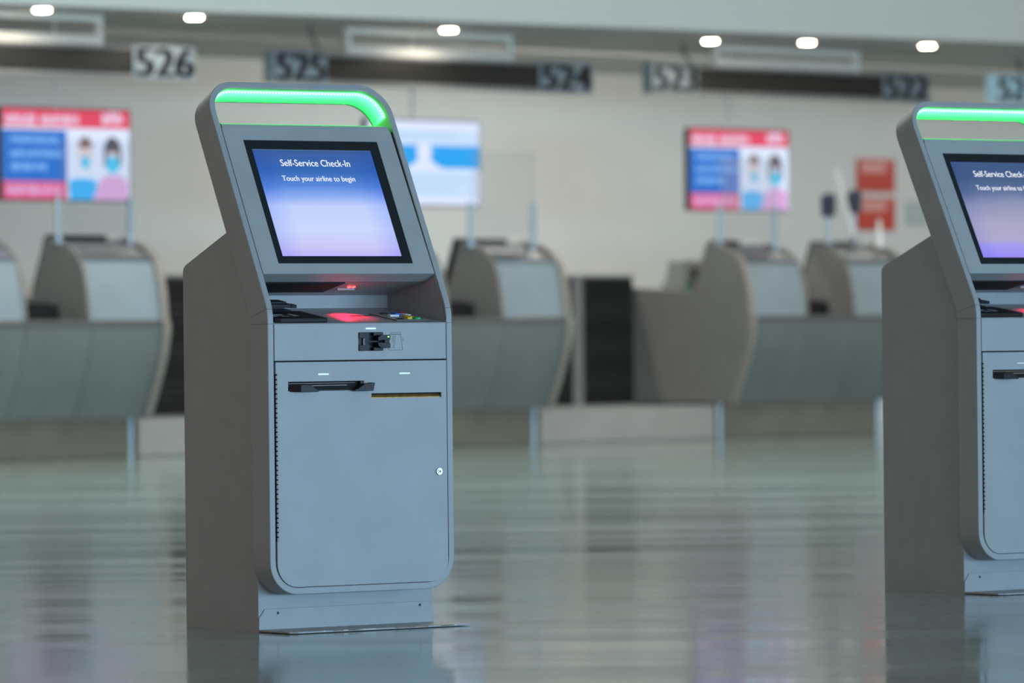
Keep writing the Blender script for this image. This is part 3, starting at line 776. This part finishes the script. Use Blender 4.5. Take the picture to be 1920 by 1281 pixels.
def make_tv(tt, lab, kind):
    w2, h = .565, .615; zc = 1.99
    root = empty('information_display', RW(tt, .3, 2.9), PSI, lab, 'screen', 'information displays above the counters')
    zz = zc-2.9
    mb = MB(); mb.box((-w2, 0, zz-h/2), (w2, .05, zz+h/2)); mb.box((-.3, .05, zz-.2), (.3, .09, zz+.2)); mb.build('casing', M['tvcase'], root, bevel=.006)
    mb = MB(); mb.cyl((0, .11, zz-.05), (0, .11, -.001), .010, n=14); mb.box((-.1, .085, zz-.1), (.1, .13, zz+.1)); mb.cyl((0, .11, -.012), (0, .11, -.001), .07, n=20); mb.build('ceiling_pole', M['white'], root)
    w, hh = w2-.012, h/2-.012
    X = lambda u: -w+2*w*u
    Z = lambda v: zz+hh-2*hh*v
    L = lambda k: -.0012-.0006*k
    def part(name, m, fn, lb=None):
        b = MB(); fn(b); o = b.build(name, m, scr); 
        if lb: o['label'] = lb
    b = MB(); b.box((-w, -.001, zz-hh), (w, .0, zz+hh)); scr = b.build('screen', sc_['white'], root)
    if kind == 1:
        part('header_band', sc_['red'], lambda b: quad(b, X(0), X(1), Z(.2), Z(0), L(0)))
        part('text_panel', sc_['blue'], lambda b: quad(b, X(0), X(.5), Z(.80), Z(.23), L(0)))
        part('footer_band', sc_['magenta'], lambda b: quad(b, X(0), X(.5), Z(1), Z(.80), L(0)))
        def tx(b):
            glyphs(b, X(.02), X(.6), Z(.17), .075, L(1), 4, ((X(.25), X(.28)),))
            glyphs(b, X(.78), X(.95), Z(.15), .085, L(1), 9)
        part('header_lettering', sc_['text'], tx)
        def tx2(b):
            glyphs(b, X(.06), X(.44), Z(.38), .05, L(1), 1); glyphs(b, X(.06), X(.47), Z(.53), .05, L(1), 2); glyphs(b, X(.06), X(.34), Z(.68), .05, L(1), 3)
        part('panel_lettering', sc_['lblue'], tx2)
        part('footer_lettering', sc_['pink'], lambda b: glyphs(b, X(.03), X(.46), Z(.95), .075, L(1), 6))
        def body1(b): b.add([(X(.52), L(1), Z(1)), (X(.71), L(1), Z(1)), (X(.745), L(1), Z(.80)), (X(.68), L(1), Z(.76)), (X(.56), L(1), Z(.76)), (X(.51), L(1), Z(.80))], [(0, 1, 2, 3, 4, 5)])
        part('figure_blue_shirt', sc_['cyan'], body1, 'masked figure in a blue shirt')
        def body2(b): b.add([(X(.70), L(2), Z(1)), (X(.985), L(2), Z(1)), (X(.985), L(2), Z(.80)), (X(.93), L(2), Z(.72)), (X(.80), L(2), Z(.72)), (X(.76), L(2), Z(.78))], [(0, 1, 2, 3, 4, 5)])
        part('figure_pink_shirt', sc_['pink'], body2, 'masked figure in a pink shirt')
        def heads(b): disc(b, X(.645), Z(.5), .058, .10, L(2)); disc(b, X(.86), Z(.52), .06, .10, L(3))
        part('faces', sc_['skin'], heads)
        def hair1(b): disc(b, X(.645), Z(.42), .062, .075, L(3), 0, 180)
        part('brown_hair', sc_['hair2'], hair1)
        def hair2(b): disc(b, X(.86), Z(.46), .078, .10, L(4), 0, 180); quad(b, X(.79), X(.815), Z(.62), Z(.46), L(4)); quad(b, X(.905), X(.93), Z(.62), Z(.46), L(4))
        part('dark_hair', sc_['hair'], hair2)
        def mask(b): disc(b, X(.645), Z(.58), .04, .045, L(4)); disc(b, X(.86), Z(.60), .06, .06, L(5))
        part('face_masks', sc_['mask'], mask, 'light blue face masks')
    else:
        part('upper_band', sc_['pale'], lambda b: quad(b, X(0), X(1), Z(.28), Z(.12), L(0)))
        part('blue_band', sc_['sky'], lambda b: quad(b, X(0), X(1), Z(.56), Z(.29), L(0)))
        part('lower_band', sc_['pale'], lambda b: quad(b, X(.03), X(.97), Z(.9), Z(.6), L(0)))
        def fig(b):
            disc(b, X(.50), Z(.37), .075, .075, L(1)); b.add([(X(.33), L(1), Z(.57)), (X(.67), L(1), Z(.57)), (X(.59), L(1), Z(.50)), (X(.555), L(1), Z(.455)), (X(.445), L(1), Z(.455)), (X(.41), L(1), Z(.50))], [(0, 1, 2, 3, 4, 5)])
        part('figure', sc_['white'], fig, 'white figure outline')
        def lt(b): glyphs(b, X(.2), X(.8), Z(.2), .04, L(1), 8); glyphs(b, X(.1), X(.9), Z(.72), .03, L(1), 12); glyphs(b, X(.1), X(.8), Z(.82), .03, L(1), 13)
        part('lettering', sc_['faint'], lt)
    return root
make_tv(-3.66, 'wide screen at the left edge with red header, blue text panel and two masked figures', 1)
make_tv(-.34, 'wide screen partly behind the foreground kiosk, white with a bright blue band', 2)
make_tv(2.99, 'wide screen between the two kiosks with red header, blue panel and two masked figures', 1)

# ------------------------------------------------------------------ clear screens on posts
counters = sorted([o for o in C.objects if o.name.startswith('check_in_counter')], key=lambda o: o.name)
def screen_guard(par, t0, t1, z1=2.07, zp=1.71):
    mb = MB(); mb.box((t0, -.048, 1.47), (t1, -.040, z1)); r = mb.build('guard_pane', M['glass'], par); r['label'] = 'clear guard pane'
    for x in (t0, t1):
        mb = MB(); mb.cyl((x, -.02, 1.39), (x, -.02, zp), .018, n=14); mb.cyl((x, -.02, 1.40), (x, -.02, 1.426), .035, n=18); mb.build('guard_post', M['post'], r, smooth=True)
screen_guard(counters[0], 1.21, 1.835)
screen_guard(counters[1], 1.20, 1.835)
screen_guard(counters[2], .035, .66)
for i, (tt, zz_, lab) in enumerate(((3.65, 1.72, 'dark scanner head on a thin post, left of the red poster'), (3.95, 1.75, 'dark scanner head on a thin post, nearest the red poster'))):
    r = empty('document_camera', RW(tt, -.0, 1.4355), PSI, lab, 'camera', 'dark heads on thin posts')
    mb = MB(); mb.cyl((0, 0, 0), (0, 0, zz_-1.425), .016, n=12); mb.cyl((0, 0, 0), (0, 0, .014), .04, n=16); mb.build('post', M['post'], r, smooth=True)
    mb = MB(); mb.prism([(-.05, -.09), (.05, -.09), (.06, .05), (.03, .085), (-.03, .085), (-.06, .05)], lambda a, b, z=zz_: (a, -.03, z-1.425+b), lambda a, b, z=zz_: (a, .03, z-1.425+b))
    mb.build('head', mat('dark_blue_plastic', (.03, .05, .08), .4), r, bevel=.008)
r = empty('leaning_rod', RW(3.80, -.14, 1.412), PSI, 'bright slanted rod rising from the counter left of the red poster', 'rod')
mb = MB(); mb.tube([(0, 0, 0), (-.08, 0, .22), (-.16, 0, .42), (-.225, 0, .58)], .018, 10); mb.build('rod_shaft', M['white'], r, smooth=True)
mb = MB(); mb.cyl((.0, 0, .005), (-.03, 0, .085), .03, .024, 12); mb.build('rod_grip', M['steel'], r, smooth=True)
r = empty('metal_stub', RW(4.12, -.10, 1.42), PSI, 'short bright tapered stub on the counter below the red poster', 'stub')
mb = MB(); mb.cyl((0, 0, -.01), (0, 0, .03), .03, .03, 14); mb.cyl((0, 0, .03), (0, 0, .20), .03, .012, 14); mb.build('stub_body', M['white'], r, smooth=True)

# ------------------------------------------------------------------ notices on the wall
def notice(t0, t1, z0, z1, m, lab, cat, extra=None):
    r = empty('wall_notice', RW((t0+t1)/2, 3.497, (z0+z1)/2), PSI, lab, cat)
    w, h = (t1-t0)/2, (z1-z0)/2
    mb = MB(); mb.box((-w, -.012, -h), (w, 0, h)); b = mb.build('sheet', m, r)
    if extra: extra(b, w, h)
def red_extra(par, w, h):
    mb = MB(); quad(mb, -w+.05, w-.12, h*.15, h*.7, -.0125); mb.build('pale_print', M['poster_pale'], par)
    mb = MB(); glyphs(mb, -w+.04, w-.05, h*.72, .04, -.013, 5); mb.build('lettering', M['poster_pale'], par)
notice(8.10, 8.60, 1.98, 2.26, M['poster'], 'upper red notice on the wall between the right display and the cut-off kiosk', 'poster', red_extra)
notice(8.10, 8.60, 1.65, 1.93, M['poster'], 'lower red notice on the wall between the right display and the cut-off kiosk', 'poster', red_extra)
notice(8.76, 9.05, 1.70, 1.90, mat('notice_grey', (.4, .45, .44), .5), 'small grey notice on the wall touching the edge of the cut-off kiosk', 'poster')

# ------------------------------------------------------------------ light
def area(name, loc, tgt, sx, sy, e_, col):
    ld = D.lights.new(name, 'AREA'); ld.shape = 'RECTANGLE'; ld.size = sx; ld.size_y = sy; ld.energy = e_; ld.color = col
    o = D.objects.new(name, ld); C.objects.link(o); o.location = loc
    o.rotation_euler = (Vector(tgt)-Vector(loc)).to_track_quat('-Z', 'Y').to_euler(); return o
area('window_daylight', (17, 0, 1.15), (0, 20, .9), 18, 2.1, 3700, (.40, .70, 1))
area('hall_fill_light', (8, 27, 7.4), (0, 37.5, 2.6), 12, 2, 400, (.93, 1, .97))  # unseen fill lamp, added to brighten the bulkhead and counter area
area('hall_fill_light', (1, 28, 7.6), (1, 28, 0), 22, 9, 1500, (.97, 1, .96))  # unseen overhead fill, added to lift the floor before the counters
def wall_fill(t0, t1, en):  # hidden strip lamp, added only to brighten the back wall
    p = RW((t0+t1)/2, 1.3, 2.885); ld = D.lights.new('wall_fill_light', 'AREA'); ld.shape = 'RECTANGLE'; ld.size = t1-t0; ld.size_y = .12; ld.energy = en; ld.color = (1, .98, .94)
    o = D.objects.new('wall_fill_light', ld); C.objects.link(o); o.location = p
    zdir = -(Nv*.42-Vector((0, 0, .9075))); x_ = Tv; y_ = zdir.cross(x_)
    o.rotation_euler = Matrix((x_, y_, zdir)).transposed().to_euler()
wall_fill(-9, -2.5, 14); wall_fill(-2.5, .5, 20); wall_fill(.5, 5, 84); wall_fill(5, 14, 85)
mb = MB(); mb.box((-26, -6, 8), (32, 33, 8.2)); tag(mb.build('ceiling.001', ceilm), kind='structure', label='high ceiling of the hall')
w = D.worlds.new('hall_ambient'); bpy.context.scene.world = w; w.use_nodes = True
bg = w.node_tree.nodes['Background']; bg.inputs[0].default_value = (.385, .345, .31, 1); bg.inputs[1].default_value = 1.6

# ------------------------------------------------------------------ camera
cd = D.cameras.new('camera'); co = D.objects.new('camera', cd); C.objects.link(co)
cd.sensor_width = 36; cd.sensor_fit = 'HORIZONTAL'; cd.lens = 10023.4*36/1920; cd.clip_start = .5; cd.clip_end = 300
co.matrix_world = Matrix.Translation((0, 0, .754)) @ Matrix.Rotation(PI/2-.0006, 4, 'X') @ Matrix.Rotation(-.0108, 4, 'Z')
cd.dof.use_dof = True; cd.dof.focus_distance = 14.25; cd.dof.aperture_fstop = 4.3
bpy.context.scene.camera = co
vs_ = bpy.context.scene.view_settings
vs_.view_transform = 'Standard'; vs_.look = 'None'; vs_.exposure = 0; vs_.gamma = 1; vs_.use_curve_mapping = False
